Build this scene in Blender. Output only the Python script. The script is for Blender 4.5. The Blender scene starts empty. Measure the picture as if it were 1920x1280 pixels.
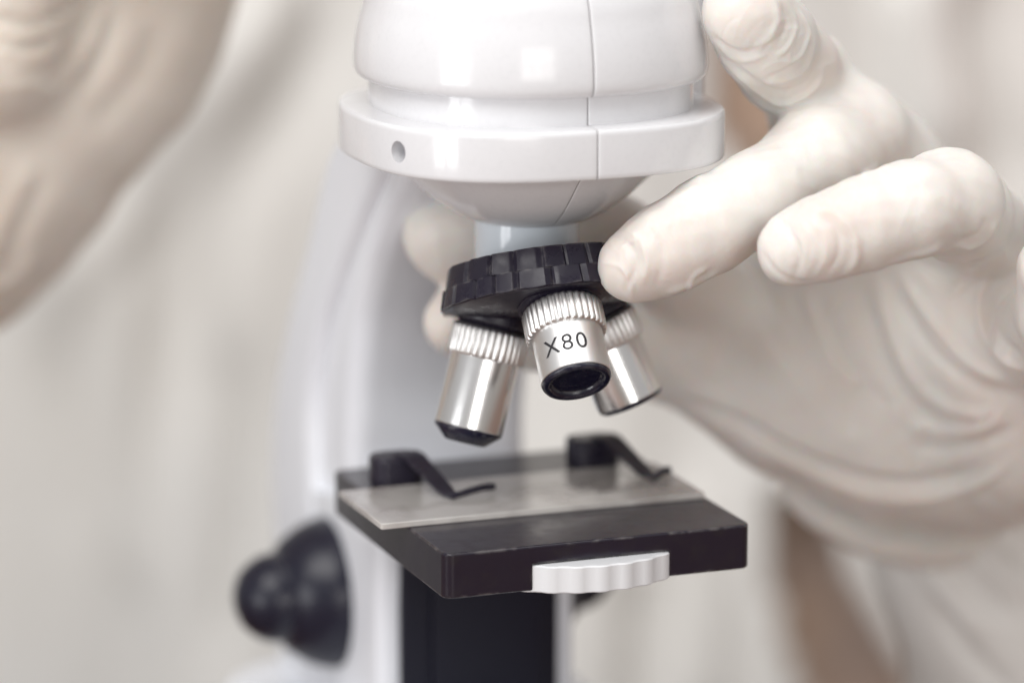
import bpy, bmesh, math, random
import numpy as np
from mathutils import Vector, Matrix
random.seed(4); rng = np.random.default_rng(4)
PI = math.pi
MM = 0.001
HS = 86.0                      # height of the stage top above the table, mm

# ------------------------------------------------------------------ camera
PITCH = 0.2167; YAW = 0.3565; FPX = 7200.0
scn = bpy.context.scene
cam_loc = np.array([-2.94, -763.5, 199.2 + HS])
cd = bpy.data.cameras.new('camera'); cam = bpy.data.objects.new('camera', cd)
scn.collection.objects.link(cam); scn.camera = cam
cam.location = Vector(cam_loc * MM); cam.rotation_euler = (PI/2 - PITCH, 0, 0)
cd.sensor_width = 36; cd.lens = 135; cd.clip_start = 0.05; cd.clip_end = 50
cd.dof.use_dof = True; cd.dof.focus_distance = 0.750; cd.dof.aperture_fstop = 4.5
cd.dof.aperture_blades = 0

# ------------------------------------------------------------------ world
w = bpy.data.worlds.new('World'); scn.world = w; w.use_nodes = True
nt = w.node_tree; nt.nodes.clear()
N = nt.nodes.new; Lk = nt.links.new
wo = N('ShaderNodeOutputWorld'); bg = N('ShaderNodeBackground'); tc = N('ShaderNodeTexCoord'); sx = N('ShaderNodeSeparateXYZ')
cr = N('ShaderNodeValToRGB'); mr = N('ShaderNodeMapRange')
Lk(tc.outputs['Generated'], sx.inputs[0]); Lk(sx.outputs['Z'], mr.inputs['Value'])
mr.inputs['From Min'].default_value = -1; mr.inputs['From Max'].default_value = 1
Lk(mr.outputs[0], cr.inputs[0]); Lk(cr.outputs[0], bg.inputs[0]); Lk(bg.outputs[0], wo.inputs[0])
e = cr.color_ramp.elements
e[0].position = 0.30; e[0].color = (0.44, 0.385, 0.34, 1)
e[1].position = 0.70; e[1].color = (0.93, 0.92, 0.93, 1)
k = cr.color_ramp.elements.new(0.5); k.color = (0.70, 0.665, 0.63, 1)
bg.inputs['Strength'].default_value = 0.52

# ------------------------------------------------------------------ lamps (room windows behind the camera)
def area(name, loc, target, sx_, sy_, power, col=(1, 1, 1)):
    l = bpy.data.lights.new(name, 'AREA'); l.shape = 'RECTANGLE'; l.size = sx_; l.size_y = sy_
    l.energy = power; l.color = col
    o = bpy.data.objects.new(name, l); scn.collection.objects.link(o)
    o.location = loc
    d = Vector(target) - Vector(loc)
    o.rotation_euler = d.to_track_quat('-Z', 'Y').to_euler()
    return o
area('window_light', (-0.8, -1.4, 2.1), (0, 0, .1), 1.8, 1.4, 39, (1.0, 0.985, 0.965))
def panes(cx, cy, cz, w_, h_, cols, rows, power, col):
    to = Vector((0, 0, .1)) - Vector((cx, cy, cz)); side = to.cross(Vector((0, 0, 1))).normalized()
    for i in range(cols):
        for j in range(rows):
            p = Vector((cx, cy, cz)) + side*((i - (cols-1)/2)*w_*1.22) + Vector((0, 0, (j - (rows-1)/2)*h_*1.16))
            area('window_light', p, (0, 0, .1), w_, h_, power/(cols*rows), col)
panes(-1.55, -1.4, 0.15, 0.36, 0.42, 2, 2, 14, (0.97, 0.985, 1.0))
panes(0.42, -2.1, 0.42, 0.22, 0.34, 3, 2, 8, (1.0, 0.98, 0.955))
area('window_light', (0.5, -0.1, 2.2), (0, 0, .1), 1.6, 1.4, 15, (1.0, 0.985, 0.965))
vs = scn.view_settings
vs.view_transform = 'Standard'; vs.look = 'None'; vs.exposure = 0.05; vs.gamma = 1.0
vs.use_curve_mapping = False

# ------------------------------------------------------------------ helpers
SY, CY = math.sin(YAW), math.cos(YAW); SP, CP = math.sin(PITCH), math.cos(PITCH)
RC = np.array([[1, 0, 0], [0, SP, CP], [0, CP, -SP]])      # world -> (right, up, forward)
def P(u, v, d):
    """a point d mm in front of the lens, on the sight line of photo pixel (u, v), in world mm"""
    q = np.array([(u - 960) / FPX * d, (640 - v) / FPX * d, d])
    return RC.T @ q + cam_loc
def project(co):
    q = (co - cam_loc) @ RC.T
    return np.stack([960 + FPX*q[:, 0]/q[:, 2], 640 - FPX*q[:, 1]/q[:, 2]], 1), q[:, 2]

def tag(o, label=None, cat=None, group=None, kind=None):
    if label: o['label'] = label
    if cat: o['category'] = cat
    if group: o['group'] = group
    if kind: o['kind'] = kind
    return o
def empty(name, loc=(0, 0, 0), rz=0):
    o = bpy.data.objects.new(name, None); scn.collection.objects.link(o)
    o.empty_display_size = 0.02
    o.location = loc; o.rotation_euler = (0, 0, rz); return o
def mesh_obj(name, verts, faces, mat, parent=None, smooth=True, angle=None):
    me = bpy.data.meshes.new(name)
    me.from_pydata((np.asarray(verts, float) * MM).tolist(), [], [list(map(int, f)) for f in faces])
    me.update()
    bm = bmesh.new(); bm.from_mesh(me)
    bmesh.ops.recalc_face_normals(bm, faces=bm.faces)
    if angle is not None:
        for ed in bm.edges:
            if len(ed.link_faces) == 2 and ed.calc_face_angle(0) > math.radians(angle): ed.smooth = False
    for f in bm.faces: f.smooth = smooth
    bm.to_mesh(me); bm.free()
    me.materials.append(mat)
    o = bpy.data.objects.new(name, me); scn.collection.objects.link(o)
    if parent: o.parent = parent
    return o
class MB:
    def __init__(s): s.v = []; s.f = []
    def add(s, v, f, M=None):
        n = len(s.v); v = np.asarray(v, float)
        if M is not None: v = v @ M[0].T + M[1]
        s.v += v.tolist(); s.f += [[i + n for i in q] for q in f]
    def build(s, name, mat, parent=None, smooth=True, angle=35): return mesh_obj(name, s.v, s.f, mat, parent, smooth, angle)
def frame(axis, origin, xref=(1, 0, 0)):
    """rotation whose z is `axis`; returns (R, t)"""
    z = np.array(axis, float); z /= np.linalg.norm(z)
    x = np.array(xref, float); x -= z * (x @ z); x /= np.linalg.norm(x)
    y = np.cross(z, x)
    return (np.stack([x, y, z], 1), np.array(origin, float))
def rings(rows, closed_ends=(True, True)):
    n = len(rows[0]); v = np.concatenate(rows); f = []
    for i in range(len(rows) - 1):
        for j in range(n):
            a = i*n + j; b = i*n + (j+1) % n
            f.append([a, b, b + n, a + n])
    if closed_ends[0]: f.append(list(range(n))[::-1])
    if closed_ends[1]: f.append([(len(rows)-1)*n + j for j in range(n)])
    return v, f
def lathe(prof, n=64, ends=(True, True), mod=None):
    """prof: (r, z) list; mod(theta, i) -> radius factor"""
    th = np.arange(n) * 2 * PI / n
    rows = []
    for i, (r, z) in enumerate(prof):
        rr = r * (mod(th, i) if mod else 1.0) * np.ones(n)
        rows.append(np.stack([rr*np.cos(th), rr*np.sin(th), np.full(n, float(z))], 1))
    return rings(rows, ends)
def bevelled(o, wdt, seg=2, ang=35):
    m = o.modifiers.new('bevel', 'BEVEL'); m.width = wdt * MM; m.segments = seg; m.limit_method = 'ANGLE'; m.angle_limit = math.radians(ang)
    m.harden_normals = False
    return o
def prism(poly, lo, hi, axis='z'):
    n = len(poly); v = []
    for h in (lo, hi):
        for a, b in poly: v.append({'z': (a, b, h), 'x': (h, a, b), 'y': (a, h, b)}[axis])
    f = [[i, (i+1) % n, (i+1) % n + n, i + n] for i in range(n)] + [list(range(n))[::-1], list(range(n, 2*n))]
    return v, f
def box(x0, x1, y0, y1, z0, z1): return prism([(x0, y0), (x1, y0), (x1, y1), (x0, y1)], z0, z1)
def spline(pts, n=12):
    pts = [np.array(p, float) for p in pts]; out = []
    q = [2*pts[0]-pts[1]] + pts + [2*pts[-1]-pts[-2]]
    for i in range(1, len(q)-2):
        for t in np.linspace(0, 1, n, endpoint=False):
            a, b, c, d = q[i-1], q[i], q[i+1], q[i+2]
            out.append(.5*((2*b)+(c-a)*t+(2*a-5*b+4*c-d)*t*t+(3*b-a-3*c+d)*t**3))
    out.append(pts[-1]); return np.array(out)
def tube(path, rad, n=12, flat=1.0, up=(0, 0, 1)):
    path = np.asarray(path, float); rows = []
    rad = np.broadcast_to(rad, (len(path),))
    for i, p in enumerate(path):
        t = path[min(i+1, len(path)-1)] - path[max(i-1, 0)]; t /= np.linalg.norm(t)
        s = np.cross(t, up); s /= np.linalg.norm(s); u = np.cross(s, t)
        a = np.arange(n)*2*PI/n
        rows.append(p + rad[i]*(np.cos(a)[:, None]*s + flat*np.sin(a)[:, None]*u))
    return rings(rows)

# ------------------------------------------------------------------ materials
def mat(name, col, rough=0.5, metal=0.0, spec=0.5, noise=None, bump=None, coat=0.0, sss=None, wear_glint=None, trans=0, aniso=None, rough_var=None, alpha=1, crease=None):
    m = bpy.data.materials.new(name); m.use_nodes = True; t = m.node_tree
    b = t.nodes['Principled BSDF']; b.inputs['Base Color'].default_value = (*col, 1)
    b.inputs['Roughness'].default_value = rough; b.inputs['Metallic'].default_value = metal
    b.inputs['Specular IOR Level'].default_value = spec; b.inputs['Coat Weight'].default_value = coat
    b.inputs['Coat Roughness'].default_value = 0.05
    b.inputs['Transmission Weight'].default_value = trans; b.inputs['Alpha'].default_value = alpha
    tc = t.nodes.new('ShaderNodeTexCoord')
    last = None
    if noise:      # (scale, colour2, lo, hi)
        n = t.nodes.new('ShaderNodeTexNoise'); n.inputs['Scale'].default_value = noise[0]; n.inputs['Detail'].default_value = 6
        t.links.new(tc.outputs['Object'], n.inputs['Vector'])
        r = t.nodes.new('ShaderNodeMapRange'); r.inputs['From Min'].default_value = noise[2]; r.inputs['From Max'].default_value = noise[3]
        t.links.new(n.outputs['Fac'], r.inputs['Value'])
        x = t.nodes.new('ShaderNodeMix'); x.data_type = 'RGBA'
        x.inputs['A'].default_value = (*col, 1); x.inputs['B'].default_value = (*noise[1], 1)
        t.links.new(r.outputs[0], x.inputs['Factor']); last = x.outputs['Result']
    if wear_glint:       # (colour, amount): worn edges and painted edge highlights from pointiness, broken up by noise
        g = t.nodes.new('ShaderNodeNewGeometry'); bv = t.nodes.new('ShaderNodeBevel'); bv.samples = 4; bv.inputs['Radius'].default_value = .0007
        dt = t.nodes.new('ShaderNodeVectorMath'); dt.operation = 'DOT_PRODUCT'
        t.links.new(g.outputs['True Normal'], dt.inputs[0]); t.links.new(bv.outputs[0], dt.inputs[1])
        r = t.nodes.new('ShaderNodeMapRange'); r.inputs['From Min'].default_value = 0.985; r.inputs['From Max'].default_value = 0.90
        t.links.new(dt.outputs['Value'], r.inputs['Value'])
        n = t.nodes.new('ShaderNodeTexNoise'); n.inputs['Scale'].default_value = 380; n.inputs['Detail'].default_value = 6
        t.links.new(tc.outputs['Object'], n.inputs['Vector'])
        mu = t.nodes.new('ShaderNodeMath'); mu.operation = 'MULTIPLY'; mu.use_clamp = True; nr = t.nodes.new('ShaderNodeMapRange'); nr.inputs['From Min'].default_value = .46; nr.inputs['From Max'].default_value = .64; t.links.new(n.outputs['Fac'], nr.inputs['Value']); t.links.new(r.outputs[0], mu.inputs[0]); t.links.new(nr.outputs[0], mu.inputs[1])
        m2 = t.nodes.new('ShaderNodeMath'); m2.operation = 'MULTIPLY'; m2.inputs[1].default_value = wear_glint[1]; t.links.new(mu.outputs[0], m2.inputs[0])
        x = t.nodes.new('ShaderNodeMix'); x.data_type = 'RGBA'
        x.inputs['A'].default_value = (*col, 1); x.inputs['B'].default_value = (*wear_glint[0], 1)
        if last: t.links.new(last, x.inputs['A'])
        t.links.new(m2.outputs[0], x.inputs['Factor']); last = x.outputs['Result']
    if last: t.links.new(last, b.inputs['Base Color'])
    if rough_var:  # (scale, lo, hi)
        n = t.nodes.new('ShaderNodeTexNoise'); n.inputs['Scale'].default_value = rough_var[0]; n.inputs['Detail'].default_value = 5
        t.links.new(tc.outputs['Object'], n.inputs['Vector'])
        r = t.nodes.new('ShaderNodeMapRange'); r.inputs['From Min'].default_value = .35; r.inputs['From Max'].default_value = .65
        r.inputs['To Min'].default_value = rough_var[1]; r.inputs['To Max'].default_value = rough_var[2]
        t.links.new(n.outputs['Fac'], r.inputs['Value']); t.links.new(r.outputs[0], b.inputs['Roughness'])
    if bump:       # list of (scale, strength, distance mm)
        prev = None
        for sc_, st, di in bump:
            n = t.nodes.new('ShaderNodeTexNoise'); n.inputs['Scale'].default_value = sc_; n.inputs['Detail'].default_value = 4
            t.links.new(tc.outputs['Object'], n.inputs['Vector'])
            bp = t.nodes.new('ShaderNodeBump'); bp.inputs['Strength'].default_value = st; bp.inputs['Distance'].default_value = di*MM
            t.links.new(n.outputs['Fac'], bp.inputs['Height'])
            if prev: t.links.new(prev, bp.inputs['Normal'])
            prev = bp.outputs[0]
        if crease:   # thin sharp stretch lines of the rubber
            mp = t.nodes.new('ShaderNodeMapping'); mp.inputs['Scale'].default_value = (1, .45, 1.25); mp.inputs['Rotation'].default_value = (.3, .5, .9)
            t.links.new(tc.outputs['Object'], mp.inputs['Vector'])
            n = t.nodes.new('ShaderNodeTexNoise'); n.noise_type = 'RIDGED_MULTIFRACTAL'; n.inputs['Scale'].default_value = crease[0]; n.inputs['Detail'].default_value = 3; n.inputs['Distortion'].default_value = .6
            t.links.new(mp.outputs[0], n.inputs['Vector'])
            bp = t.nodes.new('ShaderNodeBump'); bp.inputs['Strength'].default_value = crease[1]; bp.inputs['Distance'].default_value = crease[2]*MM
            t.links.new(n.outputs['Fac'], bp.inputs['Height']); t.links.new(prev, bp.inputs['Normal']); prev = bp.outputs[0]
        t.links.new(prev, b.inputs['Normal'])
    if sss:
        b.inputs['Subsurface Weight'].default_value = sss[0]; b.inputs['Subsurface Radius'].default_value = sss[1]; b.inputs['Subsurface Scale'].default_value = sss[2]*MM
    if aniso:
        b.inputs['Anisotropic'].default_value = aniso
    return m
M_WHITE = mat('glossy_white_plastic', (0.765, 0.765, 0.785), 0.15, spec=0.5, bump=[(60, 0.25, 0.25)], rough_var=(120, .12, .2), noise=(900, (0.735, 0.735, 0.755), .5, .8))
M_WHITE2 = mat('white_arm_plastic', (0.80, 0.82, 0.865), 0.22, noise=(40, (0.785, 0.805, 0.855), .4, .6))
M_NECK = mat('pale_enamel_tube', (0.74, 0.80, 0.86), 0.14, coat=.3)
M_BLACK = mat('black_plastic', (0.013, 0.010, 0.022), 0.30, spec=.4, rough_var=(300, .24, .42), bump=[(900, .12, .05)], wear_glint=((.2, .19, .19), .5))
M_STAGE = mat('black_stage_plastic', (0.014, 0.0105, 0.020), 0.14, rough_var=(260, .12, .24), bump=[(1500, .08, .03)], wear_glint=((.40, .37, .35), .6), noise=(220, (0.018, 0.015, 0.02), .5, .75))  # pale edge colour also paints the highlight line along the stage rim
M_BOX = mat('black_housing_plastic', (0.006, 0.0065, 0.016), 0.35, spec=.3)
M_STEEL = mat('satin_steel', (0.86, 0.855, 0.85), 0.2, metal=1, bump=[(3500, .06, .008)], aniso=.3)
M_STEEL2 = mat('frosted_steel', (0.84, 0.835, 0.83), 0.36, metal=1, bump=[(6000, .15, .01)], aniso=.2)
M_KNURL = mat('satin_knurled_steel', (0.82, 0.815, 0.81), 0.38, metal=1)
M_CAP = mat('glossy_black_cap', (0.010, 0.010, 0.026), 0.16, rough_var=(500, .1, .3), wear_glint=((.2, .2, .2), .5))
M_LENS = mat('dark_lens_glass', (0.006, 0.007, 0.02), 0.06)
M_INK = mat('black_ink', (0.015, 0.014, 0.018), 0.55)
M_SEAM = mat('seam_shadow_plastic', (0.40, 0.39, 0.40), 0.6)
M_DIAL = mat('white_dial_plastic', (0.74, 0.75, 0.77), 0.32)
M_SLIDE = mat('frosted_glass', (0.72, 0.69, 0.66), 0.08, rough_var=(200, .08, .2), alpha=.72, coat=1.0, noise=(60, (.44, .40, .38), .45, .65))
M_GLOVE = mat('cream_latex', (0.78, 0.75, 0.71), 0.45, spec=.4, sss=(0.55, (1.0, .42, .25), 5.0),
              noise=(38, (0.76, 0.685, 0.635), .50, .72), bump=[(420, .20, .25), (2600, .28, .10), (90, .2, .7)], crease=(150, .14, .5))
M_GLOVE_SHADED = mat('shaded_tan_latex', (0.70, 0.635, 0.565), 0.5, spec=.35, sss=(0.4, (1.0, .45, .28), 5.0), noise=(26, (0.60, 0.51, 0.43), .45, .68), bump=[(90, .2, .7)])  # darker tan latex copy, the left hand's shade put into its colour
M_COAT = mat('white_cotton', (0.785, 0.77, 0.745), 0.85, spec=.2, bump=[(700, .3, .3)], noise=(6, (0.74, 0.715, 0.68), .42, .6))
M_SKIN = mat('skin', (0.46, 0.25, 0.18), 0.5, sss=(.2, (1, .4, .2), 4))
M_SHIRT = mat('salmon_knit_shirt', (0.62, 0.45, 0.345), 0.9, noise=(11, (0.46, 0.36, 0.32), .46, .62))
M_TROUS = mat('plum_brown_cloth', (0.15, 0.115, 0.12), 0.9, noise=(12, (.21, .16, .155), .4, .6))
M_WOOD = mat('brown_wood', (0.20, 0.115, 0.08), 0.45, noise=(14, (.15, .08, .055), .4, .65))
M_WALL = mat('pale_wall_paint', (0.66, 0.655, 0.64), 0.9)

# ------------------------------------------------------------------ setting
def slab(name, x0, x1, y0, y1, z0, z1, m, **kw):
    v, f = box(x0, x1, y0, y1, z0, z1); o = mesh_obj(name, v, f, m, None, False); return tag(o, **kw)
slab('floor', -3000, 3000, -3500, 2500, -770, -750, mat('grey_floor_vinyl', (.42, .40, .38), .5), kind='structure')
slab('wall', -3000, 3000, 2500, 2600, -750, 2500, M_WALL, kind='structure')
tbl = empty('table', (0, -0.2, -0.75))
tag(tbl, 'brown wooden table top under the microscope, mostly below the picture', 'table')
def tb(name, *b):
    v, f = box(*b); v = np.array(v) - np.array([0, -200, -750]); o = mesh_obj(name, v, f, M_WOOD, tbl, False); return bevelled(o, 3)
tb('table_top', -500, 600, -500, 118, -28, 0)
for x in (-470, 530):
    for y in (-470, 70): tb('leg', x, x+45, y, y+45, -750, -28)

# ------------------------------------------------------------------ microscope (local frame: x right, -y front, z=0 at stage top)
scope = empty('microscope', (0, 0, 0), YAW)
tag(scope, 'white student microscope with black stage, black rotating nosepiece and three steel objectives', 'microscope')
def put(o):
    if o.parent is None or o.parent.location.z < 1e-6: o.location.z = HS*MM
    return o
# --- stage
def rrect(x0, x1, y0, y1, r, n=5):
    pts = []
    for cx, cy, a0 in ((x1-r, y0+r, -90), (x1-r, y1-r, 0), (x0+r, y1-r, 90), (x0+r, y0+r, 180)):
        for i in range(n+1):
            a = math.radians(a0 + 90*i/n); pts.append((cx + r*math.cos(a), cy + r*math.sin(a)))
    return pts
ST = 32.3
def boolean(o, cutters):
    for i, c in enumerate(cutters):
        m_ = o.modifiers.new('cut', 'BOOLEAN'); m_.object = c; m_.operation = 'DIFFERENCE'; m_.solver = 'EXACT'
    bpy.context.view_layer.update()
    nm = bpy.data.meshes.new_from_object(o.evaluated_get(bpy.context.evaluated_depsgraph_get()))
    o.modifiers.clear(); o.data = nm
    b_ = bmesh.new(); b_.from_mesh(nm)
    for ed in b_.edges: ed.smooth = not (len(ed.link_faces) == 2 and ed.calc_face_angle(0) > math.radians(24))
    b_.to_mesh(nm); b_.free()
    for c in cutters: bpy.data.objects.remove(c, do_unlink=True)
v, f = prism(rrect(-ST, ST, -41, 29.5, 2.2, 7), -9.05, 0)
st = put(mesh_obj('stage', v, f, M_STAGE, scope, True, 35))
v, f = box(-14.0, 14.6, -44, -30, -12, -3.75); c1 = put(mesh_obj('c', v, f, M_STAGE, scope))
v, f = box(-29.5, 29.5, -38, 27, -12, -3.0); c2 = put(mesh_obj('c', v, f, M_STAGE, scope))
boolean(st, [c1, c2]); bevelled(st, .45, 3)
# --- filter dial under the stage
n = 240; th = np.arange(n)*2*PI/n
prof = []
flu = np.clip(np.sin(th*30)*3, -1, 1)*0.5
for rr, z in ((23.6, -3.95), (24.5, -4.05), (24.8, -4.3), (24.8, -9.2), (24.4, -9.5), (22, -9.55)):
    R = rr + flu*(.42 if rr > 24 else .1)
    prof.append(np.stack([R*np.cos(th) + .3, R*np.sin(th) - 20.6, np.full(n, z)], 1))
v, f = rings(prof)
put(mesh_obj('filter_dial', v, f, M_DIAL, scope, True, 25))
# --- clips
def clip(cx, reach):
    m = MB()
    m.add(*prism(rrect(cx-5.2, cx+5.2, 9.0, 17.0, 2.6), 0.02, 6.6))
    o = put(m.build('stage_clip', M_BLACK, scope)); bevelled(o, 1.0, 4)
    b = MB()
    path = np.array([(cx+2.0, 12.5, 6.9), (cx+2.4, 8.6, 6.9), (cx+2.7, 7.6, 6.5), (cx+4.9, -3.6, 2.6), (cx+5.4, -5.6, 2.05), (cx+6.4, -7.0, 1.75)])
    wds = [2.6, 2.6, 2.5, 1.9, 1.5, .8]
    rows = []
    for i, p in enumerate(path):
        t = path[min(i+1, len(path)-1)] - path[max(i-1, 0)]; t /= np.linalg.norm(t)
        s = np.cross(t, (0, 0, 1)); s /= np.linalg.norm(s); u = np.cross(s, t)
        rows.append(np.array([p+s*wds[i]-u*.28, p+s*wds[i]+u*.28, p-s*wds[i]+u*.28, p-s*wds[i]-u*.28]))
    b.add(*rings(rows))
    path = spline([(cx+5.0, -6.3, 1.85), (cx+7, -6.2, 2.1), (cx+reach*.8, -5.2, 2.7), (cx+reach, -4.6, 2.6)], 6)
    b.add(*tube(path, np.linspace(.62, .8, len(path)), 10))
    s_ = b.build('spring', M_BLACK, o, angle=30); bevelled(s_, .12, 1)
    return o
clip(-23.9, 15.2); clip(19.6, 10.4)
# --- glass slide
sl = empty('glass_slide', (0, 0, 0), YAW)
tag(sl, 'pale frosted glass slide lying across the black stage under both clips', 'slide')
v, f = prism(rrect(-38.0, 31.6, -19.6, 7.9, .6), 0.03, 1.25)
o = mesh_obj('slide_plate', v, f, M_SLIDE, sl, True, 30); put(o); bevelled(o, .15, 1)
# --- arm: profile in local (y, z)
def arm_loft(outer, inner, hw, name, parent, rad):
    O = spline(outer, 10); I = spline(inner, 10); rows = []
    for o_, i_ in zip(O, I):
        L = np.linalg.norm(o_ - i_); ux = (i_ - o_)/L
        sec = rrect(0, L, -hw, hw, min(rad, L*.45), 7)
        rows.append(np.array([[b, *(o_ + ux*a)] for a, b in sec]))
    v, f = rings(rows); return put(mesh_obj(name, v, f, M_WHITE2, parent, True, 60))
arm = arm_loft([(22, 81), (42, 74), (58, 64), (66.5, 55), (76, 41), (91, 20.5), (102, 1), (106, -18), (105, -34), (102, -66)],
               [(8, 74), (22.9, 63.7), (35, 53.5), (44.9, 43.9), (54.5, 34), (65, 21), (72.5, 5), (73, -10), (70, -30), (66, -66)], 23.6, 'arm', scope, 5)
arm_loft([(20, 78), (30, 69), (46, 56), (57, 44), (67, 32), (76, 18), (80, 0), (80, -14), (76, -34), (72, -66)],
         [(0, 74), (11.6, 64.4), (23, 55.5), (33, 46), (40, 38), (46.5, 27), (51, 12.7), (53.2, 1.3), (53.8, -10), (53.8, -66)], 20.6, 'inner_arm', arm, 5.5)
arm_loft([(80, -17), (80, -24), (78, -40), (72, -66)], [(44, -11.5), (30.0, -17), (29.5, -35), (29.5, -66)], 22.6, 'column', arm, 3.0)
# black rack housing on the front of the column
v, f = prism(rrect(-17.9, 17.9, 27.2, 40, 1.2), -75, -9.1); bevelled(put(mesh_obj('rack_housing', v, f, M_BOX, scope, True, 40)), .5, 2)
v, f = prism(rrect(-11.5, 13.5, 25.6, 27.17, .5), -75, -9.2); put(mesh_obj('slide_rail', v, f, M_BOX, scope, True, 40))
# --- base
v, f = prism(rrect(-40, 40, -62, 108, 22, 8), -HS+.2, -HS+22); b_ = put(mesh_obj('base', v, f, M_WHITE2, scope, True, 40)); bevelled(b_, 4, 4)
# --- focus knobs
def knob(side):
    m = MB()
    pr = [(15.8, 0), (16.7, .6), (16.8, 1.6), (16.2, 4), (15.0, 7.0), (13.4, 9.4), (12.2, 11.0), (11.0, 11.9), (10.1, 12.3), (9.9, 13.2), (9.8, 14.8), (9.3, 16.6), (8.0, 18.8), (6.0, 20.9), (3.4, 22.1), (1.6, 22.45), (.2, 22.5)]
    m.add(*lathe(pr, 96), M=frame((side, 0, 0), (side*21.6, 63, -36.6), (0, 0, 1)))
    o = put(m.build('focus_knob', mat('glossy_black_knob', (.010, .010, .022), .3, spec=.4) if side < 0 else bpy.data.materials['glossy_black_knob'], scope, angle=50))
knob(-1); knob(1)

# --- head: superellipse loft with a moulding seam at the front centre line
def sup_rows(prof, n_=2.0, cy=0.0, seam=.32, amp=1.0):
    ang = np.sort(np.concatenate([np.linspace(0, 2*PI, 180, endpoint=False), 1.5*PI + np.array([-.012, -.0075, -.004, .004, .0075, .012])]))
    rows = []
    for a, b, z, sd in prof:
        c, s = np.cos(ang), np.sin(ang)
        rr = (np.abs(c)**n_ + np.abs(s)**n_)**(-1/n_)
        inset = seam*sd*np.exp(-((ang-1.5*PI)/.0052)**2)
        rows.append(np.stack([(a*rr - inset)*c, (b*rr - inset)*s + cy, np.full(len(ang), float(z))], 1))
    return rows
def sup(name, prof, m, parent, n_=2.0, cy=0.0, seam=.32, ends=(True, True), angle=40):
    v, f = rings(sup_rows(prof, n_, cy, seam), ends)
    o = put(mesh_obj(name, v, f, m, parent, True, angle))
    o.data.materials.append(M_SEAM)
    for p_ in o.data.polygons:      # shade of the moulding groove, painted as a darker material
        if len(p_.vertices) == 4 and p_.center.y < 0 and abs(p_.center.x) < 0.11*MM: p_.material_index = 1
    return o
CYC = -2.0
col_prof = [(30, 30, 70.8, 0), (36.1, 36.1, 70.8, 0), (36.5, 36.5, 70.85, .6), (36.75, 36.75, 71.05, 1), (36.9, 36.9, 71.4, 1), (36.95, 36.95, 71.9, 1), (36.95, 36.95, 79.3, 1), (36.9, 36.9, 79.8, 1), (36.75, 36.75, 80.15, 1), (36.5, 36.5, 80.4, .6), (36.1, 36.1, 80.5, .3), (30, 30, 80.7, 0)]
collar = sup('collar', col_prof, M_WHITE, scope, 2.6, CYC)
# blind screw hole in the collar
hm = MB(); hm.add(*lathe([(2.1, -4.5), (2.1, 9)], 40), M=frame((-.90, -.43, 0), (-34.3, -20.8, 75.5), (0, 0, 1)))
boolean(collar, [put(hm.build('c', M_WHITE, scope))])
sup('neck_band', [(31.6, 31.6, 79.5, 1), (31.6, 31.6, 87.6, 1)], M_WHITE, scope, 2.35, CYC)
dome = [(30, 30, 86.3, 0), (33.1, 33.1, 86.3, 1), (33.8, 33.8, 86.5, 1), (34.45, 34.45, 87.1, 1), (34.8, 34.8, 88.2, 1), (34.85, 34.85, 90, 1), (34.6, 34.6, 93, 1), (33.9, 33.9, 96.8, 1), (32.9, 32.9, 100.4, 1), (31.8, 31.8, 104, 1), (29.4, 29.4, 108, 1), (26, 26, 112, 1), (21, 21, 115.6, 1), (16, 16, 117.6, 1), (14, 14, 119, 1), (13.6, 13.6, 160, 1)]
# smooth the dome profile
dp = spline([d[:3] for d in dome[1:]], 4); dome2 = [dome[0]] + [(a, b, z, 1) for a, b, z in dp]
sup('head', dome2, M_WHITE, scope, 2.2, CYC, .36)
bowl = [(29.5, 30.5, 70.6), (26.8, 27.5, 68.2), (23.0, 23.6, 64.6), (19.6, 20.2, 61.7), (15.5, 16.2, 58.9), (12.0, 12.8, 57.3), (9.8, 10.2, 56.9)]
dp = spline(bowl, 4)
sup('lower_bowl', [(a, b, z, 1) for a, b, z in dp], M_WHITE, scope, 2.0, -1, .3)
# bracket that carries the head, at the back right
v, f = prism(rrect(30.0, 40.6, 2, 26, 3), 76, 112); bevelled(put(mesh_obj('head_bracket', v, f, M_WHITE, scope, True, 40)), 1, 3)
v, f = lathe([(10.45, 44), (10.45, 59)], 72); put(mesh_obj('neck_tube', v, f, M_NECK, scope, True, 40))

# --- nosepiece and objectives
TH = 0.358; PH = -0.156; AL = 0.381; RR = 11.22
C0 = np.array([0, -12.2, 40.98])
ax = np.array([0, -math.sin(TH), -math.cos(TH)])
uu = np.array([1., 0, 0]); vv = np.cross(ax, uu)
if vv[1] > 0: vv = -vv
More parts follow.
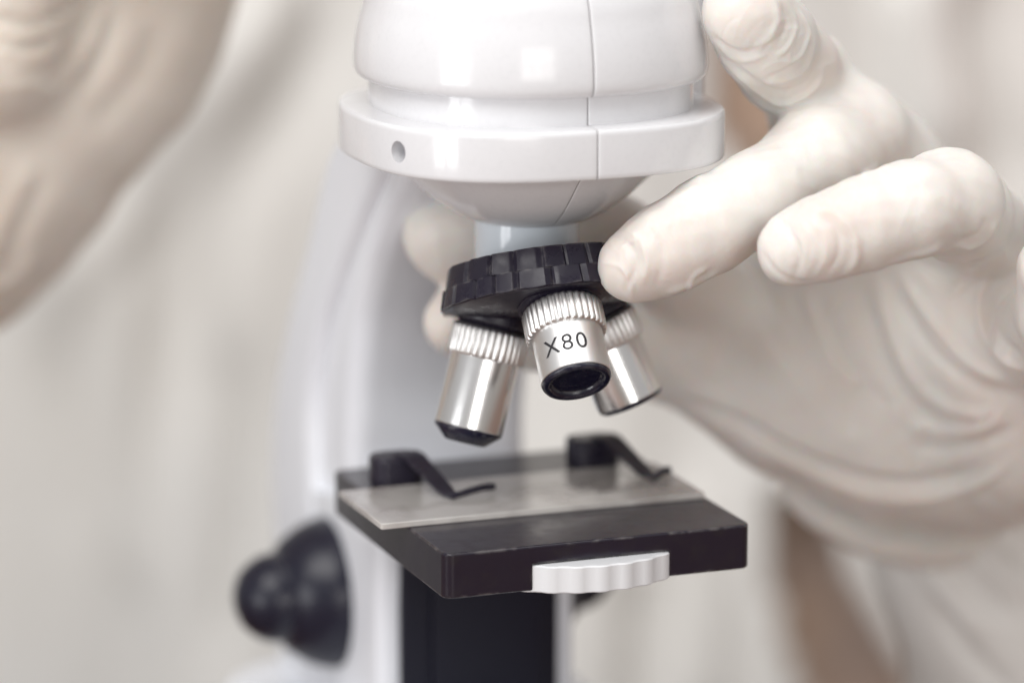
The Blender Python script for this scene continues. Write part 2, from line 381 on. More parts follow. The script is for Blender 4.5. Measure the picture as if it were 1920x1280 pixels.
# local z of the turret frame points DOWN the axis
TF = (np.stack([uu, np.cross(ax, uu), ax], 1), C0)
def gear(nt_, depth, wid, phase=0, jit=.0):
    n = nt_*12; th = np.arange(n)*2*PI/n
    th = th + .05*np.sin(th*3+phase*9) + .03*np.sin(th*7+2); ph = ((th*nt_/(2*PI)) + phase) % 1.0
    g = np.clip((np.abs(ph-.5)*2 - wid)/.07, 0, 1)
    idx = np.floor(th*nt_/(2*PI) + phase).astype(int) % nt_
    tilt = rng.uniform(-jit, jit, nt_)[idx]
    th = np.arange(n)*2*PI/n
    return th, 1 - depth*g + tilt*(ph-.5)
m = MB()
for (z0, z1, r0, r1, nt_, ph) in ((-9.3, -4.9, 19.0, 20.2, 22, 0.1), (-4.88, -1.2, 20.7, 21.6, 22, 0.55)):
    th, g = gear(nt_, .024, .78, ph, .055)
    rows = []
    for k_, (t, rin) in enumerate(((0, .9), (0, .0), (.08, -.12), (.92, -.12), (1.0, 0.05), (1.0, .9))):
        z = z0 + (z1-z0)*t; r_ = r0 + (r1-r0)*t - max(rin, 0)*1.2
        R = r_*g
        rows.append(np.stack([R*np.cos(th), R*np.sin(th), np.full(len(th), z) + (.12*np.sin(th*nt_+1) if k_ in (3, 4) else 0)], 1))
    m.add(*rings(rows), M=TF)
turret = put(m.build('nosepiece', M_BLACK, scope, angle=25))
m = MB(); m.add(*lathe([(21.0, -1.6), (20.7, -1.0), (19.4, -.5), (17.2, .2), (15, 1.0), (10, 2.2), (2, 2.6)], 72), M=TF)
put(m.build('underplate', M_BLACK, turret))
def objective(kk, Lend, style, text=None):
    f_ = PH + kk*2*PI/3
    rad = math.cos(f_)*vv + math.sin(f_)*uu
    d = ax*math.cos(AL) + rad*math.sin(AL)
    c = C0 + rad*RR
    F = frame(d, c, np.cross(d, np.array([0, 0, 1.])))
    # x-ref: horizontal; find the angle that faces the lens
    root = empty('objective_lens'); root.parent = scope; root.location = (0, 0, HS*MM)
    body = MB()
    body.add(*lathe([(6.4, 8.6), (7.0, 9.15), (7.02, 9.4), (7.02, Lend-.15), (6.9, Lend)], 96, ends=(True, False)), M=F)
    body.build('barrel', M_STEEL2 if text else M_STEEL, root)
    kn = MB(); nf = 34
    def fl(th, i): return 1 + (.055*np.abs(np.sin(th*nf/2))**.7 - .055) * (1 if 0 < i < 5 else .4)
    kn.add(*lathe([(6.9, 2.7), (7.75, 3.1), (8.1, 3.6), (8.1, 8.6), (7.85, 9.1), (6.8, 9.2)], 34*8, mod=fl), M=F)
    kn.build('knurled_ring', M_KNURL, root, angle=60)
    so = MB(); so.add(*lathe([(8.6, -1.5), (8.4, 1.8), (6.5, 2.9)], 60), M=F); so.build('socket', M_BLACK, root)
    cp = MB()
    if style == 'flat':
        cp.add(*lathe([(6.75, Lend-.1), (6.88, Lend+.35), (6.55, Lend+.85), (6.0, Lend+.98), (5.5, Lend+.8), (5.0, Lend+.1), (4.6, Lend-1.4), (4.0, Lend-3.2), (2.6, Lend-3.4)], 80, ends=(True, True)), M=F)
    elif style == 'cone':
        cp.add(*lathe([(6.9, Lend-.1), (6.95, Lend+.5), (4.15, Lend+3.0), (3.8, Lend+3.1), (3.2, Lend+2.6), (3.0, Lend+2.0)], 80), M=F)
    else:
        cp.add(*lathe([(6.8, Lend-.1), (6.8, Lend+.5), (6.2, Lend+1.0), (4, Lend+1.1), (3.6, Lend+.6)], 80), M=F)
    cp.build('end_cap', M_CAP, root, angle=60)
    ln = MB(); zz = Lend + (-3.3 if style == 'flat' else 2.05 if style == 'cone' else .65); rl = 2.5 if style == 'flat' else 2.9
    ln.add(*lathe([(rl, zz), (rl*.7, zz+.25), (rl*.35, zz+.4), (.05, zz+.45)], 48), M=F); ln.build('lens', M_LENS, root)
    if text:
        cu = bpy.data.curves.new('t', 'FONT'); cu.body = text; cu.size = 4.95; cu.align_x = 'CENTER'; cu.align_y = 'CENTER'; cu.space_character = 1.16; cu.resolution_u = 6; cu.offset = 0.022
        to = bpy.data.objects.new('t', cu); scn.collection.objects.link(to); bpy.context.view_layer.update()
        me = bpy.data.meshes.new_from_object(to.evaluated_get(bpy.context.evaluated_depsgraph_get())); bpy.data.objects.remove(to, do_unlink=True)
        b = bmesh.new(); b.from_mesh(me); bmesh.ops.triangulate(b, faces=b.faces)
        bmesh.ops.subdivide_edges(b, edges=[e_ for e_ in b.edges if e_.calc_length() > .4], cuts=3)
        bmesh.ops.triangulate(b, faces=b.faces)
        vs_ = np.array([v.co[:] for v in b.verts]); fs = [[v.index for v in q.verts] for q in b.faces]; b.free()
        # direction on the barrel that faces the lens (in microscope-local coordinates)
        to_cam = np.array([CY*(cam_loc[0]) + SY*(cam_loc[1]), -SY*cam_loc[0] + CY*cam_loc[1], cam_loc[2]-HS]) - c
        loc = F[0].T @ to_cam; th0 = math.atan2(loc[1], loc[0]) + TXT_A
        r_ = 7.06
        th = th0 - vs_[:, 0]/r_ * TXT_S
        z = Lend - 4.75 - vs_[:, 1]
        pts = np.stack([r_*np.cos(th), r_*np.sin(th), z], 1) @ F[0].T + F[1]
        mesh_obj('magnification_marking', pts, fs, M_INK, root, True)
    return root
TXT_A = 0.10; TXT_S = 1.0
o = objective(0, 18.83, 'flat', 'X80')
tag(o, 'middle steel objective marked X80, pointing at the viewer with a round black face')
o = objective(1, 20.84, 'thin'); tag(o, 'right-hand steel objective half hidden behind the X80 one')
o = objective(2, 23.41, 'cone'); tag(o, 'longest steel objective at the left with a tapered black tip')

# ------------------------------------------------------------------ signed-distance modelling for the hands and sleeves
def rcone(p, a, b, ra, rb):
    ba = b - a; l2 = ba @ ba; rr = ra - rb; a2 = l2 - rr*rr; il2 = 1/l2
    pa = p - a; y = pa @ ba; z = y - l2
    q = pa*l2 - y[:, None]*ba; x2 = np.einsum('ij,ij->i', q, q)
    y2 = y*y*l2; z2 = z*z*l2; k_ = np.sign(rr)*rr*rr*x2
    d = (np.sqrt(x2*a2*il2) + y*rr)*il2 - ra
    c1 = np.sign(z)*a2*z2 > k_; c2 = np.sign(y)*a2*y2 < k_
    d = np.where(c2, np.sqrt(x2 + y2)*il2 - ra, d)
    d = np.where(c1, np.sqrt(x2 + z2)*il2 - rb, d)
    return d
def smin(a, b, k_):
    h = np.clip(.5 + .5*(b-a)/k_, 0, 1); return b*(1-h) + a*h - k_*h*(1-h)
def sdf(p, groups):
    """groups: list of (k_inside, k_join, [ (a,b,ra,rb) ... ])"""
    tot = None
    for ki, kj, prims in groups:
        g = None
        for a, b, ra, rb in prims:
            d = rcone(p, a, b, ra, rb); g = d if g is None else smin(g, d, ki)
        tot = g if tot is None else smin(tot, g, kj)
    return tot
def surface_nets(groups, h, pad=4):
    allp = [q for g in groups for q in g[2]]
    lo = np.min([np.minimum(a-ra, b-rb) for a, b, ra, rb in allp], 0) - pad
    hi = np.max([np.maximum(a+ra, b+rb) for a, b, ra, rb in allp], 0) + pad
    n = np.ceil((hi-lo)/h).astype(int) + 1
    # coarse pass to skip empty space
    B = 6; nb = np.ceil((n-1)/B).astype(int); n = nb*B + 1
    V = np.full(n, 1e3, np.float32)
    cc = np.stack(np.meshgrid(*[np.arange(k_) for k_ in nb], indexing='ij'), -1).reshape(-1, 3)
    cen = lo + (cc*B + B/2)*h
    dc = sdf(cen, groups)
    keep = np.abs(dc) < B*h*1.2 + 2
    for (i, j, k_), ins in zip(cc[~keep], dc[~keep] < 0):
        V[i*B:i*B+B+1, j*B:j*B+B+1, k_*B:k_*B+B+1] = -1e3 if ins else 1e3
    off = np.stack(np.meshgrid(*[np.arange(B+1)]*3, indexing='ij'), -1).reshape(-1, 3)
    kc = cc[keep]
    for s in range(0, len(kc), 1500):
        ch = kc[s:s+1500]
        idx = (ch[:, None]*B + off[None]).reshape(-1, 3)
        V[idx[:, 0], idx[:, 1], idx[:, 2]] = sdf(lo + idx*h, groups)
    ins = V < 0
    c = ins[:-1, :-1, :-1].astype(np.int8)
    cnt = sum(ins[i:n[0]-1+i, j:n[1]-1+j, k_:n[2]-1+k_].astype(np.int8) for i in (0, 1) for j in (0, 1) for k_ in (0, 1))
    act = (cnt > 0) & (cnt < 8)
    ii = np.argwhere(act); vid = np.full(act.shape, -1, int); vid[act] = np.arange(len(ii))
    acc = np.zeros((len(ii), 3)); wt = np.zeros(len(ii))
    cor = [(i, j, k_) for i in (0, 1) for j in (0, 1) for k_ in (0, 1)]
    for a in cor:
        for ax_ in range(3):
            if a[ax_]: continue
            b = list(a); b[ax_] = 1
            va = V[ii[:, 0]+a[0], ii[:, 1]+a[1], ii[:, 2]+a[2]]; vb = V[ii[:, 0]+b[0], ii[:, 1]+b[1], ii[:, 2]+b[2]]
            x = (va < 0) != (vb < 0)
            t = np.where(x, va/np.where(x, va-vb, 1), 0)
            t = np.clip(t, 0, 1)
            pos = np.array(a, float)[None] + np.zeros((len(ii), 3)); pos[:, ax_] += t
            acc[x] += pos[x]; wt[x] += 1
    verts = lo + (ii + acc/wt[:, None])*h
    faces = []
    for ax_ in range(3):
        o1, o2 = [(1, 2), (2, 0), (0, 1)][ax_]
        sl0 = [slice(1, -1)]*3; 
        a = ins[1:-1, 1:-1, 1:-1]
        sh = [slice(1, -1)]*3; sh[ax_] = slice(2, None)
        b = ins[tuple(sh)]
        e_ = np.argwhere(a != b) + 1
        d1 = np.zeros(3, int); d1[o1] = 1; d2 = np.zeros(3, int); d2[o2] = 1
        q = [vid[tuple((e_ - s).T)] for s in (0*d1, d1, d1+d2, d2)]
        f = np.stack(q, 1); ok = (f >= 0).all(1)
        flip = ins[tuple(e_.T)]
        f[flip] = f[flip][:, ::-1]
        faces.append(f[ok])
    return verts, np.concatenate(faces)
def relax(v, f, it=2, lam=.5):
    e_ = np.concatenate([f[:, [0, 1]], f[:, [1, 2]], f[:, [2, 3]], f[:, [3, 0]]])
    for _ in range(it):
        s = np.zeros_like(v); c = np.zeros(len(v))
        for q in range(3): s[:, q] = np.bincount(e_[:, 0], v[e_[:, 1], q], len(v)) + np.bincount(e_[:, 1], v[e_[:, 0], q], len(v))
        c = np.bincount(e_[:, 0], minlength=len(v)) + np.bincount(e_[:, 1], minlength=len(v))
        v = v + lam*(s/np.maximum(c, 1)[:, None] - v)
    return v
def normals(v, f):
    n_ = np.cross(v[f[:, 2]]-v[f[:, 0]], v[f[:, 3]]-v[f[:, 1]]); o_ = np.zeros_like(v)
    for q in range(3):
        for c in range(4): o_[:, q] += np.bincount(f[:, c], n_[:, q], len(v))
    return o_/np.maximum(np.linalg.norm(o_, axis=1), 1e-9)[:, None]
def subdiv(v, f):
    """one linear split of every quad"""
    e_ = np.sort(np.concatenate([f[:, [0, 1]], f[:, [1, 2]], f[:, [2, 3]], f[:, [3, 0]]]), axis=1)
    u, inv = np.unique(e_[:, 0]*len(v) + e_[:, 1], return_inverse=True)
    mid = .5*(v[u // len(v)] + v[u % len(v)]); cen = v[f].mean(1)
    nf = len(f); m_ = inv.reshape(4, nf) + len(v); c = np.arange(nf) + len(v) + len(mid)
    F2 = np.concatenate([np.stack([f[:, k_], m_[k_], c, m_[(k_-1) % 4]], 1) for k_ in range(4)])
    return np.concatenate([v, mid, cen]), F2
def strokes(v, f, sts):
    """press creases and raise folds of the rubber: each stroke is (path px, width px, height mm[, dmin, dmax])"""
    nrm = normals(v, f)
    if np.mean(np.einsum('ij,ij->i', nrm, v - v.mean(0))) < 0: nrm = -nrm
    px, dep = project(v)
    view = cam_loc - v; view /= np.linalg.norm(view, axis=1)[:, None]
    fac = np.clip(np.einsum('ij,ij->i', nrm, view)*2.5 + .15, 0, 1)
    disp = np.zeros(len(v))
    for s in sts:
        path, wd, hgt = s[0], s[1], s[2]; dm = s[3] if len(s) > 3 else (0, 1e9)
        c = spline(path, 8)
        lo = c.min(0) - 3*wd; hi = c.max(0) + 3*wd
        sel = np.where((px[:, 0] > lo[0]) & (px[:, 0] < hi[0]) & (px[:, 1] > lo[1]) & (px[:, 1] < hi[1]) & (dep > dm[0]) & (dep < dm[1]) & (fac > 0))[0]
        if not len(sel): continue
        p = px[sel]; best = np.full(len(sel), 1e9); tt = np.zeros(len(sel))
        for i in range(len(c)-1):
            a, b = c[i], c[i+1]; ab = b-a; t = np.clip(((p-a) @ ab)/(ab @ ab + 1e-9), 0, 1)
            dd = np.hypot(*(p - a - t[:, None]*ab).T); up = dd < best
            best[up] = dd[up]; tt[up] = (i + t[up])/(len(c)-1)
        taper = np.clip(np.minimum(tt, 1-tt)*5 + .12, 0, 1)
        disp[sel] += hgt*np.exp(-(best/wd)**2)*taper*fac[sel]
    return v + nrm*disp[:, None]
def wob(v, amp, sc_, seed):
    r_ = np.random.default_rng(seed); out = np.zeros(len(v))
    for _ in range(7):
        kx = r_.normal(size=3); kx *= (2*PI/sc_)*r_.uniform(.6, 1.6)/np.linalg.norm(kx)
        out += np.sin(v @ kx + r_.uniform(0, 6.28))
    return amp*out/2.6
def chain(pts):
    """pts: (u, v, depth, r mm)"""
    q = [(P(u, v_, d), r_) for u, v_, d, r_ in pts]
    return [(q[i][0], q[i+1][0], q[i][1], q[i+1][1]) for i in range(len(q)-1)]

# ------------------------------------------------------------------ person
person = empty('person', (0, 0.35, -0.75))
tag(person, 'person in a white lab coat and cream latex gloves turning the microscope nosepiece', 'person')
off = np.array([0, 350, -750.])
def child(name, v, f, m, parent=None, **kw):
    return mesh_obj(name, v - off if parent is None else v - off, f, m, person if parent is None else parent, True, None)

# right-hand side glove: touches the nosepiece
palm = (14, 8, chain([(1535, 215, 796, 10.5), (1600, 420, 818, 14), (1720, 750, 838, 16)]) +
               chain([(1650, 300, 800, 10), (1700, 560, 826, 14), (1800, 800, 842, 15)]) +
               chain([(1840, 440, 800, 10), (1860, 620, 812, 15), (1850, 800, 834, 16)]) +
               chain([(1960, 640, 800, 12), (1960, 770, 822, 16), (1880, 840, 850, 14)]) +
               chain([(1330, 700, 826, 7.6), (1470, 755, 832, 12.5), (1640, 815, 838, 14), (1790, 845, 850, 12.5), (1960, 860, 880, 14)]) +
               chain([(1340, 640, 832, 9), (1500, 600, 828, 13), (1700, 650, 830, 14)]) +
               chain([(1420, 560, 826, 11), (1520, 440, 818, 11)]) +
               chain([(1290, 600, 830, 8), (1450, 660, 830, 10)]))
fa = (3, 2, chain([(1402, 26, 754, 9.0), (1434, 70, 760, 9.4), (1474, 122, 772, 9.6), (1510, 152, 784, 9.6), (1545, 200, 796, 10.2)]))
fb = (3, 4, chain([(1192, 497, 752, 7.6), (1250, 465, 751, 8.5), (1330, 422, 752, 8.9), (1420, 372, 756, 8.9), (1530, 300, 766, 9.7), (1600, 250, 782, 10.6), (1680, 310, 802, 10)]))
fc = (3, 1.2, chain([(1488, 466, 737, 7.2), (1545, 445, 736, 7.9), (1620, 420, 737, 8.5), (1710, 392, 740, 9.1), (1782, 378, 748, 9.9), (1800, 395, 760, 9.6), (1850, 440, 796, 10)]))
fd = (3, 2, chain([(1978, 505, 750, 7.6), (1990, 580, 758, 8.6), (1955, 625, 778, 9.5), (1960, 660, 800, 11)]))
th_ = (4, 4, chain([(1400, 600, 822, 11), (1290, 520, 812, 9.5), (1150, 448, 802, 8.6), (1010, 436, 798, 7.9), (890, 432, 797, 8.0), (836, 438, 797, 8.0), (842, 470, 797, 6.4)]) +
                   chain([(1290, 640, 822, 11), (1130, 622, 818, 9), (1000, 622, 808, 7.4), (900, 606, 800, 7.2), (858, 604, 797, 7.0)]) + chain([(1240, 690, 826, 7.5), (1340, 704, 828, 8.6), (1470, 755, 832, 12)]))
gr = [palm, fa, fb, fc, fd, th_]
v, f = surface_nets(gr, 0.8); v = relax(v, f, 3); v, f = subdiv(v, f); v = relax(v, f, 2)
nn = normals(v, f)
if np.mean(np.einsum('ij,ij->i', nn, v - v.mean(0))) < 0: nn = -nn
v = v + nn*(wob(v, .16, 13, 3) + wob(v, .07, 5, 5))[:, None]
FC = (700, 768); FB = (700, 800)
st_ = [
 # nearest finger: nail under the rubber and its rings
 ([(1500, 388), (1556, 396), (1598, 432), (1606, 482), (1582, 524)], 8, 0.47, FC),
 ([(1530, 402), (1566, 430), (1572, 476), (1548, 518)], 6, -0.31, FC),
 ([(1515, 408), (1545, 440), (1548, 480), (1528, 522)], 4.5, 0.23, FC),
 ([(1495, 410), (1522, 445), (1524, 485), (1505, 525)], 4.5, 0.12, FC),
 ([(1450, 402), (1482, 432), (1500, 478), (1488, 528)], 6, -0.39, FC),
 ([(1428, 470), (1452, 505), (1490, 527), (1530, 528)], 5, -0.33, FC),
 ([(1470, 420), (1500, 450), (1514, 492)], 4, 0.18, FC),
 ([(1660, 505), (1700, 482), (1742, 472), (1772, 455)], 6, 0.61, FC),
 ([(1690, 512), (1730, 494), (1768, 476)], 4, -0.42, FC),
 ([(1740, 478), (1790, 462), (1820, 462)], 5, 0.47, FC),
 ([(1800, 470), (1848, 452), (1866, 415)], 5, 0.5, (700, 790)),
 ([(1790, 452), (1834, 438), (1850, 405)], 7, -0.25, (700, 790)),
 ([(1612, 332), (1640, 316), (1672, 308)], 6, 0.52, FC),
 ([(1640, 322), (1690, 300), (1740, 292)], 5, -0.29, FC),
 ([(1700, 330), (1760, 360), (1770, 420)], 22, -0.18, FC),
 # finger on the nosepiece
 ([(1172, 428), (1202, 452), (1214, 492), (1202, 538)], 7, 0.39, FB),
 ([(1150, 440), (1182, 462), (1192, 500), (1172, 545)], 6, -0.38, FB),
 ([(1124, 490), (1160, 498), (1180, 522), (1185, 560)], 5, 0.26, FB),
 ([(1210, 420), (1236, 455), (1240, 500), (1228, 540)], 8, -0.23, FB),
 ([(1160, 470), (1175, 455), (1195, 450)], 4, 0.23, FB),
 ([(1240, 384), (1280, 366), (1310, 345)], 8, 0.33, FB),
 ([(1300, 330), (1330, 306), (1356, 292)], 9, 0.7, FB),
 ([(1260, 562), (1320, 540), (1370, 512), (1408, 486)], 5, -0.47, FB),
 ([(1250, 550), (1310, 528), (1352, 508)], 6, 0.42, FB),
 ([(1290, 545), (1300, 520), (1330, 500)], 5, 0.29, FB),
 ([(1420, 236), (1450, 226), (1500, 218)], 7, 0.36, (700, 815)),
 # raised finger at the top
 ([(1333, 63), (1359, 87), (1394, 98), (1418, 90)], 5, -0.4, FB),
 ([(1340, 80), (1372, 108), (1410, 112), (1440, 96)], 6, 0.32, FB),
 ([(1340, 92), (1382, 141), (1431, 178), (1464, 195), (1499, 185), (1534, 155), (1543, 125)], 6, 0.68, (700, 810)),
 ([(1352, 100), (1400, 142), (1442, 166), (1480, 170), (1515, 150), (1530, 112)], 6, -0.4, (700, 810)),
 ([(1420, 162), (1478, 147), (1509, 127), (1524, 90), (1518, 56)], 5, 0.54, (700, 810)),
 ([(1430, 150), (1470, 134), (1500, 112)], 5, -0.29, (700, 810)),
 ([(1500, 20), (1516, 60), (1504, 100), (1480, 122)], 4, 0.36, (700, 810)),
 ([(1450, 0), (1458, 40), (1440, 72), (1412, 90)], 7, 0.43, FB),
 ([(1478, 10), (1492, 50), (1478, 88), (1450, 110)], 5, 0.32, FB),
 ([(1466, 4), (1474, 44), (1460, 78)], 5, -0.32, FB),
 ([(1360, 118), (1400, 165), (1440, 196), (1480, 210)], 6, -0.36, (700, 815)),
 ([(1370, 140), (1410, 185), (1450, 208), (1500, 212), (1540, 190)], 6, 0.43, (700, 815)),
 # palm folds
 ([(1640, 500), (1662, 585), (1690, 668), (1745, 741), (1815, 774), (1885, 772)], 13, 1.04, (780, 900)),
 ([(1612, 520), (1640, 620), (1680, 715), (1735, 780), (1800, 812)], 14, -1.04, (780, 900)),
 ([(1683, 505), (1725, 570), (1771, 628), (1836, 690), (1925, 722)], 10, 0.94, (770, 900)),
 ([(1672, 530), (1715, 610), (1760, 668), (1830, 722), (1910, 745)], 12, -0.83, (770, 900)),
 ([(1510, 540), (1535, 620), (1565, 680), (1620, 730)], 12, 0.66, (780, 900)),
 ([(1545, 560), (1580, 650), (1625, 725), (1670, 765)], 15, -0.66, (780, 900)),
 ([(1862, 500), (1838, 560), (1846, 625), (1880, 672), (1930, 700)], 8, 0.83, (750, 900)),
 ([(1880, 540), (1862, 590), (1880, 640), (1930, 672)], 9, -0.66, (750, 900)),
 ([(1860, 478), (1818, 520), (1776, 556)], 10, 0.72, (770, 900)),
 ([(1700, 480), (1770, 510), (1840, 500), (1880, 470)], 14, -0.88, (770, 900)),
 ([(1700, 790), (1760, 806), (1820, 806), (1890, 782)], 10, 0.77, (780, 900)),
 ([(1700, 830), (1770, 842), (1850, 826), (1900, 800)], 13, -0.72, (780, 900)),
 ([(1250, 745), (1330, 772), (1399, 800), (1480, 846), (1560, 880), (1650, 905), (1740, 905), (1830, 878)], 13, -2.0, (780, 900)),
 ([(1400, 825), (1480, 868), (1560, 905), (1650, 935), (1740, 936), (1840, 905), (1900, 860)], 10, 0.88, (780, 920)),
 ([(1420, 640), (1480, 700), (1560, 790), (1640, 850)], 22, 0.5, (780, 900)),
 ([(1270, 640), (1300, 690), (1360, 740)], 14, -0.33, (780, 900)),
]
rs = np.random.default_rng(11)
def cross_lines(a, b, hw, n_, amp, dm):
    a = np.array(a, float); b = np.array(b, float); ab = b-a; L = np.hypot(*ab); t_ = ab/L; nn_ = np.array([-t_[1], t_[0]])
    out = []
    for _ in range(n_):
        c = a + ab*rs.uniform(0, 1); o_ = rs.uniform(-.7, .7)*hw; ln_ = rs.uniform(.25, .6)*hw; sl = rs.normal(0, .35); bow = rs.uniform(4, 14)
        pts = [c + nn_*(o_ + k_*ln_) + t_*(sl*k_*ln_ + bow*k_*k_) for k_ in (-1, -.33, .33, 1)]
        out.append(([tuple(q) for q in pts], rs.uniform(3.0, 5.5), rs.choice([-1, 1, 1])*rs.uniform(.4, 1)*amp, dm))
    return out
st_ += cross_lines((1450, 480), (1640, 425), 65, 14, .09, FC) + cross_lines((1640, 430), (1830, 380), 75, 12, .07, (700, 780))
st_ += cross_lines((1150, 520), (1300, 440), 70, 16, .09, FB) + cross_lines((1300, 440), (1600, 290), 78, 14, .07, (700, 800))
st_ += cross_lines((1380, 20), (1510, 160), 75, 18, .13, (700, 810)) + cross_lines((1500, 640), (1850, 860), 140, 16, .3, (780, 900))
v = strokes(v, f, st_)
o = child('glove', v, f, M_GLOVE); tag(o, 'cream latex glove with its fingertip on the black nosepiece')
# rolled cuff of that glove
cpath = spline([P(1470, 850, 846), P(1540, 915, 846), P(1640, 968, 850), P(1760, 985, 858), P(1860, 950, 866), P(1935, 870, 872), P(1985, 760, 880)], 10)
v, f = tube(cpath, 3.1 + .5*np.sin(np.arange(len(cpath))*.7), 14)
v2, f2 = tube(cpath + np.array([1.5, 5, -6.]), 5.2, 14)
mb = MB(); mb.add(v, f); mb.add(v2, f2)
cu_ = mesh_obj('glove_cuff', np.array(mb.v) - off, mb.f, M_GLOVE, o, True, None)

# left-hand side glove, raised towards the eyepiece, out of focus
g2 = [(16, 8, chain([(-300, 520, 885, 28), (-105, 385, 880, 26.5), (40, 262, 870, 22), (202, 90, 866, 19.5), (300, -20, 866, 16.5)]) +
              chain([(-298, 300, 885, 27), (22, 60, 872, 24), (212, -128, 866, 20)])),
      (4, 6, chain([(287, -8, 866, 15), (382, -138, 862, 9.5), (482, -268, 850, 8.5), (602, -348, 810, 8)])),
      (4, 6, chain([(212, -128, 862, 14), (332, -288, 850, 9.5), (522, -408, 810, 8.5)])),
      (4, 6, chain([(22, 52, 848, 14), (-8, 110, 842, 14.5), (52, -88, 838, 12), (102, -268, 822, 9.5), (262, -408, 800, 8.5)])),
      (4, 6, chain([(112, -108, 850, 12), (222, -328, 840, 9), (392, -438, 806, 8.5)]))]
v, f = surface_nets(g2, 1.6); v = relax(v, f, 3)
nn = normals(v, f)
if np.mean(np.einsum('ij,ij->i', nn, v - v.mean(0))) < 0: nn = -nn
v = v + nn*(wob(v, .5, 24, 13))[:, None]
v = strokes(v, f, [
 ([(-20, 12), (50, 24), (120, 14)], 7, 1.0), ([(-20, 55), (40, 70), (110, 48), (160, 10)], 7, 1.2), ([(-20, 30), (60, 40), (130, 10)], 6, -.9),
 ([(-20, 95), (60, 104), (140, 60)], 8, 1.0), ([(10, 130), (60, 118), (120, 90)], 6, .9), ([(-10, 168), (60, 162), (100, 176), (150, 120)], 8, .9),
 ([(-10, 80), (50, 88), (100, 74)], 7, -1.0), ([(195, 0), (178, 60), (130, 140)], 9, 1.3), ([(214, 10), (196, 90), (150, 170)], 12, -1.3),
 ([(300, 40), (260, 140), (160, 260)], 25, -1.0), ([(60, 300), (0, 420), (-20, 500)], 12, 1.0), ([(90, 330), (40, 430), (0, 520)], 12, -1.0), ([(-20, 540), (30, 520), (70, 470)], 9, 1.4)])
o2 = child('glove', v, f, M_GLOVE_SHADED); tag(o2, 'blurred cream latex glove raised at the upper left')

# lab coat: a closed draped shell round the torso, with hanging folds
nu, nz = 420, 150
XC, YC, AX, AY = 10.0, 500.0, 240.0, 128.0
FOLDS = [(-135, 9, 6, .10), (-112, 8, -7, .08), (-88, 12, 7, .05), (-60, 13, -8, -.10), (-30, 10, 6, -.05), (-5, 14, -6, 0), (32, 10, 7, .05), (55, 12, -8, .08), (80, 13, 8, 0), (105, 10, -8, .05), (128, 11, 9, .0), (150, 9, -7, 0), (-160, 12, -8, 0), (-185, 13, 8, 0), (170, 12, 8, 0)]
zs = np.linspace(-330, 520, nz); us = np.linspace(0, 2*PI, nu, endpoint=False)
Rw = []
for z in zs:
    flare = 1 + .10*max(0, (60 - z))/390 - .06*max(0, z-300)/220
    x = XC + AX*flare*np.cos(us); y = YC + AY*flare*np.sin(us)
    d = np.zeros(nu)
    for fxp, fw, fh, fs in FOLDS:
        c = fxp + fs*(z - 60)
        d += 1.15*fh*np.exp(-((x-c)/(fw*1.9))**2)*(.75 + .25*math.sin(z/70 + fxp))
    front = np.clip(-np.sin(us)*2, 0, 1)
    y = y - d*front + (1-front)*6*np.sin(us*22)
    Rw.append(np.stack([x, y, np.full(nu, z)], 1))
Vc, Fc = rings(Rw, (False, False)); Fc = np.array(Fc)
Vc = strokes(Vc, Fc, [([(540, -60), (440, 130), (310, 310), (180, 470), (110, 620)], 42, 12.0, (900, 1200)),
 ([(640, -60), (560, 160), (450, 330), (360, 520), (330, 800)], 60, -8.0, (900, 1200)), ([(250, 420), (240, 700), (260, 1000), (240, 1300)], 38, 11.0, (900, 1200)),
 ([(420, 640), (430, 900), (400, 1300)], 50, -13.0, (900, 1200)), ([(90, 600), (60, 900), (80, 1300)], 45, -12.0, (900, 1200)),
 ([(1690, -60), (1720, 100), (1780, 300)], 40, 12.0, (900, 1200)), ([(1830, -60), (1850, 160), (1900, 380)], 40, -12.0, (900, 1200)),
 ([(1180, 1080), (1200, 1180), (1190, 1400)], 32, -9.0, (900, 1200)), ([(1290, 900), (1330, 1100), (1310, 1400)], 34, 10.0, (900, 1200))])
# open the coat front where the shirt shows (lower right of the picture)
pxc, dpc = project(Vc); cen = pxc[Fc].mean(1); fr = dpc[Fc].mean(1) < 1250
def inside(poly, pts):
    c = np.zeros(len(pts), bool); n_ = len(poly)
    for i in range(n_):
        (x1, y1), (x2, y2) = poly[i], poly[(i+1) % n_]
        cond = ((y1 > pts[:, 1]) != (y2 > pts[:, 1])) & (pts[:, 0] < (x2-x1)*(pts[:, 1]-y1)/(y2-y1+1e-9) + x1); c ^= cond
    return c
gap = [(1435, 940), (1460, 905), (1530, 905), (1565, 960), (1585, 1040), (1620, 1110), (1800, 1400), (2050, 2400), (1540, 2400), (1500, 1290), (1455, 1150), (1440, 1050)]
shade_gap = [(1300, -2500), (1455, -2500), (1470, 40), (1530, 180), (1500, 290), (1400, 330), (1345, 280), (1330, 100)]  # added opening; brown shirt behind it stands in for shade between the fingers
Fk = Fc[~((inside(gap, cen) | inside(shade_gap, cen)) & fr)]
coat = child('lab_coat', Vc, Fk, M_COAT); tag(coat, 'white lab coat hanging in soft folds, open at the front')
sm = coat.modifiers.new('thick', 'SOLIDIFY'); sm.thickness = 1.6*MM; sm.offset = 1
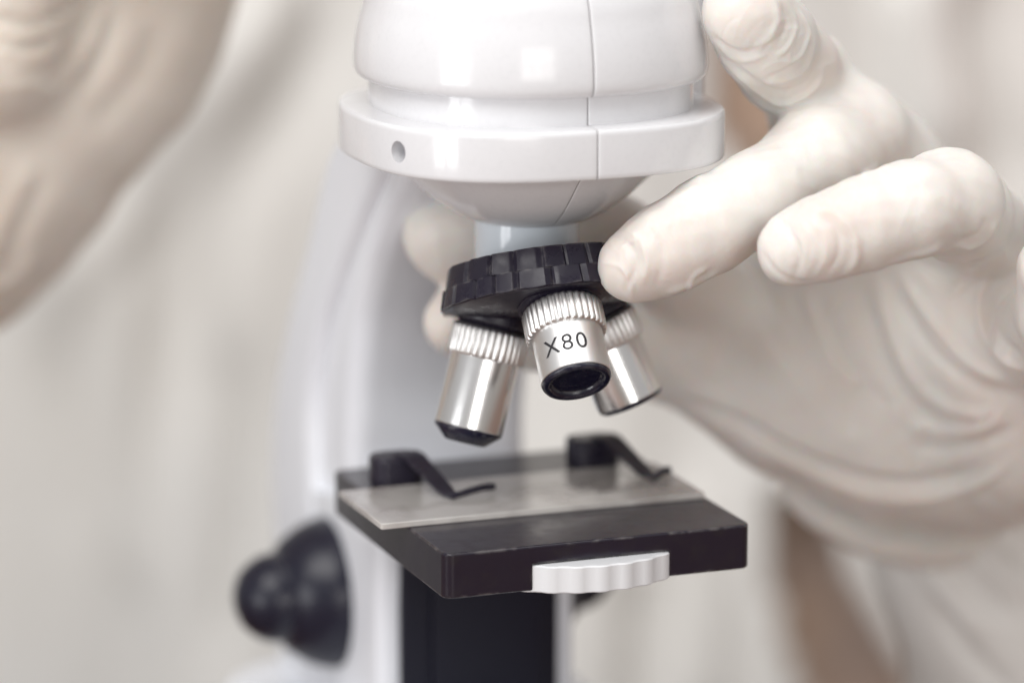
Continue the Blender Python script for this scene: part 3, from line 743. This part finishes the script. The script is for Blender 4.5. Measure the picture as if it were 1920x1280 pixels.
# clothes under the coat
def shell(name, m, s, z0, z1, extra=None):
    zz = np.linspace(z0, z1, 16); rows = []
    for z in zz:
        rows.append(np.stack([XC + (AX-8)*s*np.cos(us[::4]), YC + (AY-8)*s*np.sin(us[::4]) + 2*np.sin(us[::4]*30 + z/40), np.full(nu//4, z)], 1))
    v, f = rings(rows); return child(name, v, f, m)
o = shell('shirt', M_SHIRT, .95, -150, 470); tag(o, 'salmon brown shirt showing through the open coat')
tr = []
for sgn in (-1, 1):
    tr.append((P(960, 640, 1000)*0 + np.array([XC + sgn*72, YC, -120.]), np.array([XC + sgn*85, YC, -640.]), 92., 62.))
v, f = surface_nets([(30, 20, tr)], 6.0); child('trousers', v, f, M_TROUS)
# sleeves
def sleeve(pts, folds, parent, seed):
    g = [(10, 5, [(np.array(a), np.array(b), ra, rb) for (a, ra), (b, rb) in zip(pts[:-1], pts[1:])])]
    v, f = surface_nets(g, 2.2); v = relax(v, f, 3); nn = normals(v, f)
    if np.mean(np.einsum('ij,ij->i', nn, v - v.mean(0))) < 0: nn = -nn
    v = v + nn*wob(v, 1.3, 45, seed)[:, None]
    v = strokes(v, f, folds)
    return mesh_obj('sleeve', v - off, f, M_COAT, parent, True, None)
sleeve([(P(1862, 1010, 893), 29.), (P(2030, 1310, 915), 40.), (P(2300, 1500, 1000), 42.), (np.array([235., 500, 130]), 50.), (np.array([215., 513, 400]), 56.)],
       [([(1680, 1000), (1760, 1090), (1850, 1200)], 14, 2.5), ([(1720, 985), (1800, 1070), (1900, 1170)], 14, -2.5), ([(1780, 985), (1860, 1060), (1930, 1120)], 12, 2.2),
        ([(1840, 980), (1900, 1030), (1950, 1080)], 12, -2), ([(1750, 1130), (1820, 1230), (1900, 1300)], 15, -2.2)], coat, 21)
sleeve([(P(-330, 240, 870), 31.), (P(-760, -120, 800), 42.), (np.array([-290., 120, 290]), 50.), (np.array([-215., 513, 430]), 58.)],
       [], coat, 22)  # unseen raised sleeve, posed to block the key light from the left glove
# the body under the clothes: torso, arms and hands as one continuous surface
A = lambda *q: np.array(q, float)
bd = [(25, 20, [(A(-60, 508, 420), A(-50, 508, -60), 88, 80), (A(80, 508, 420), A(70, 508, -60), 88, 80), (A(10, 503, 470), A(10, 493, 560), 60, 50),
               (A(-210, 513, 430), A(-290, 120, 290), 42, 34), (A(-290, 120, 290), P(-330, 240, 870), 33, 21), (P(-330, 240, 870), P(60, 200, 870), 21, 16),
               (A(210, 513, 400), A(235, 500, 130), 42, 34), (A(235, 500, 130), P(1960, 1040, 900), 33, 19), (P(1960, 1040, 900), P(1700, 700, 838), 16, 9),
               (A(-210, 513, 400), A(210, 513, 400), 45, 45)])]
v, f = surface_nets(bd, 5.0); v = relax(v, f, 3); child('body', v, f, M_SKIN)
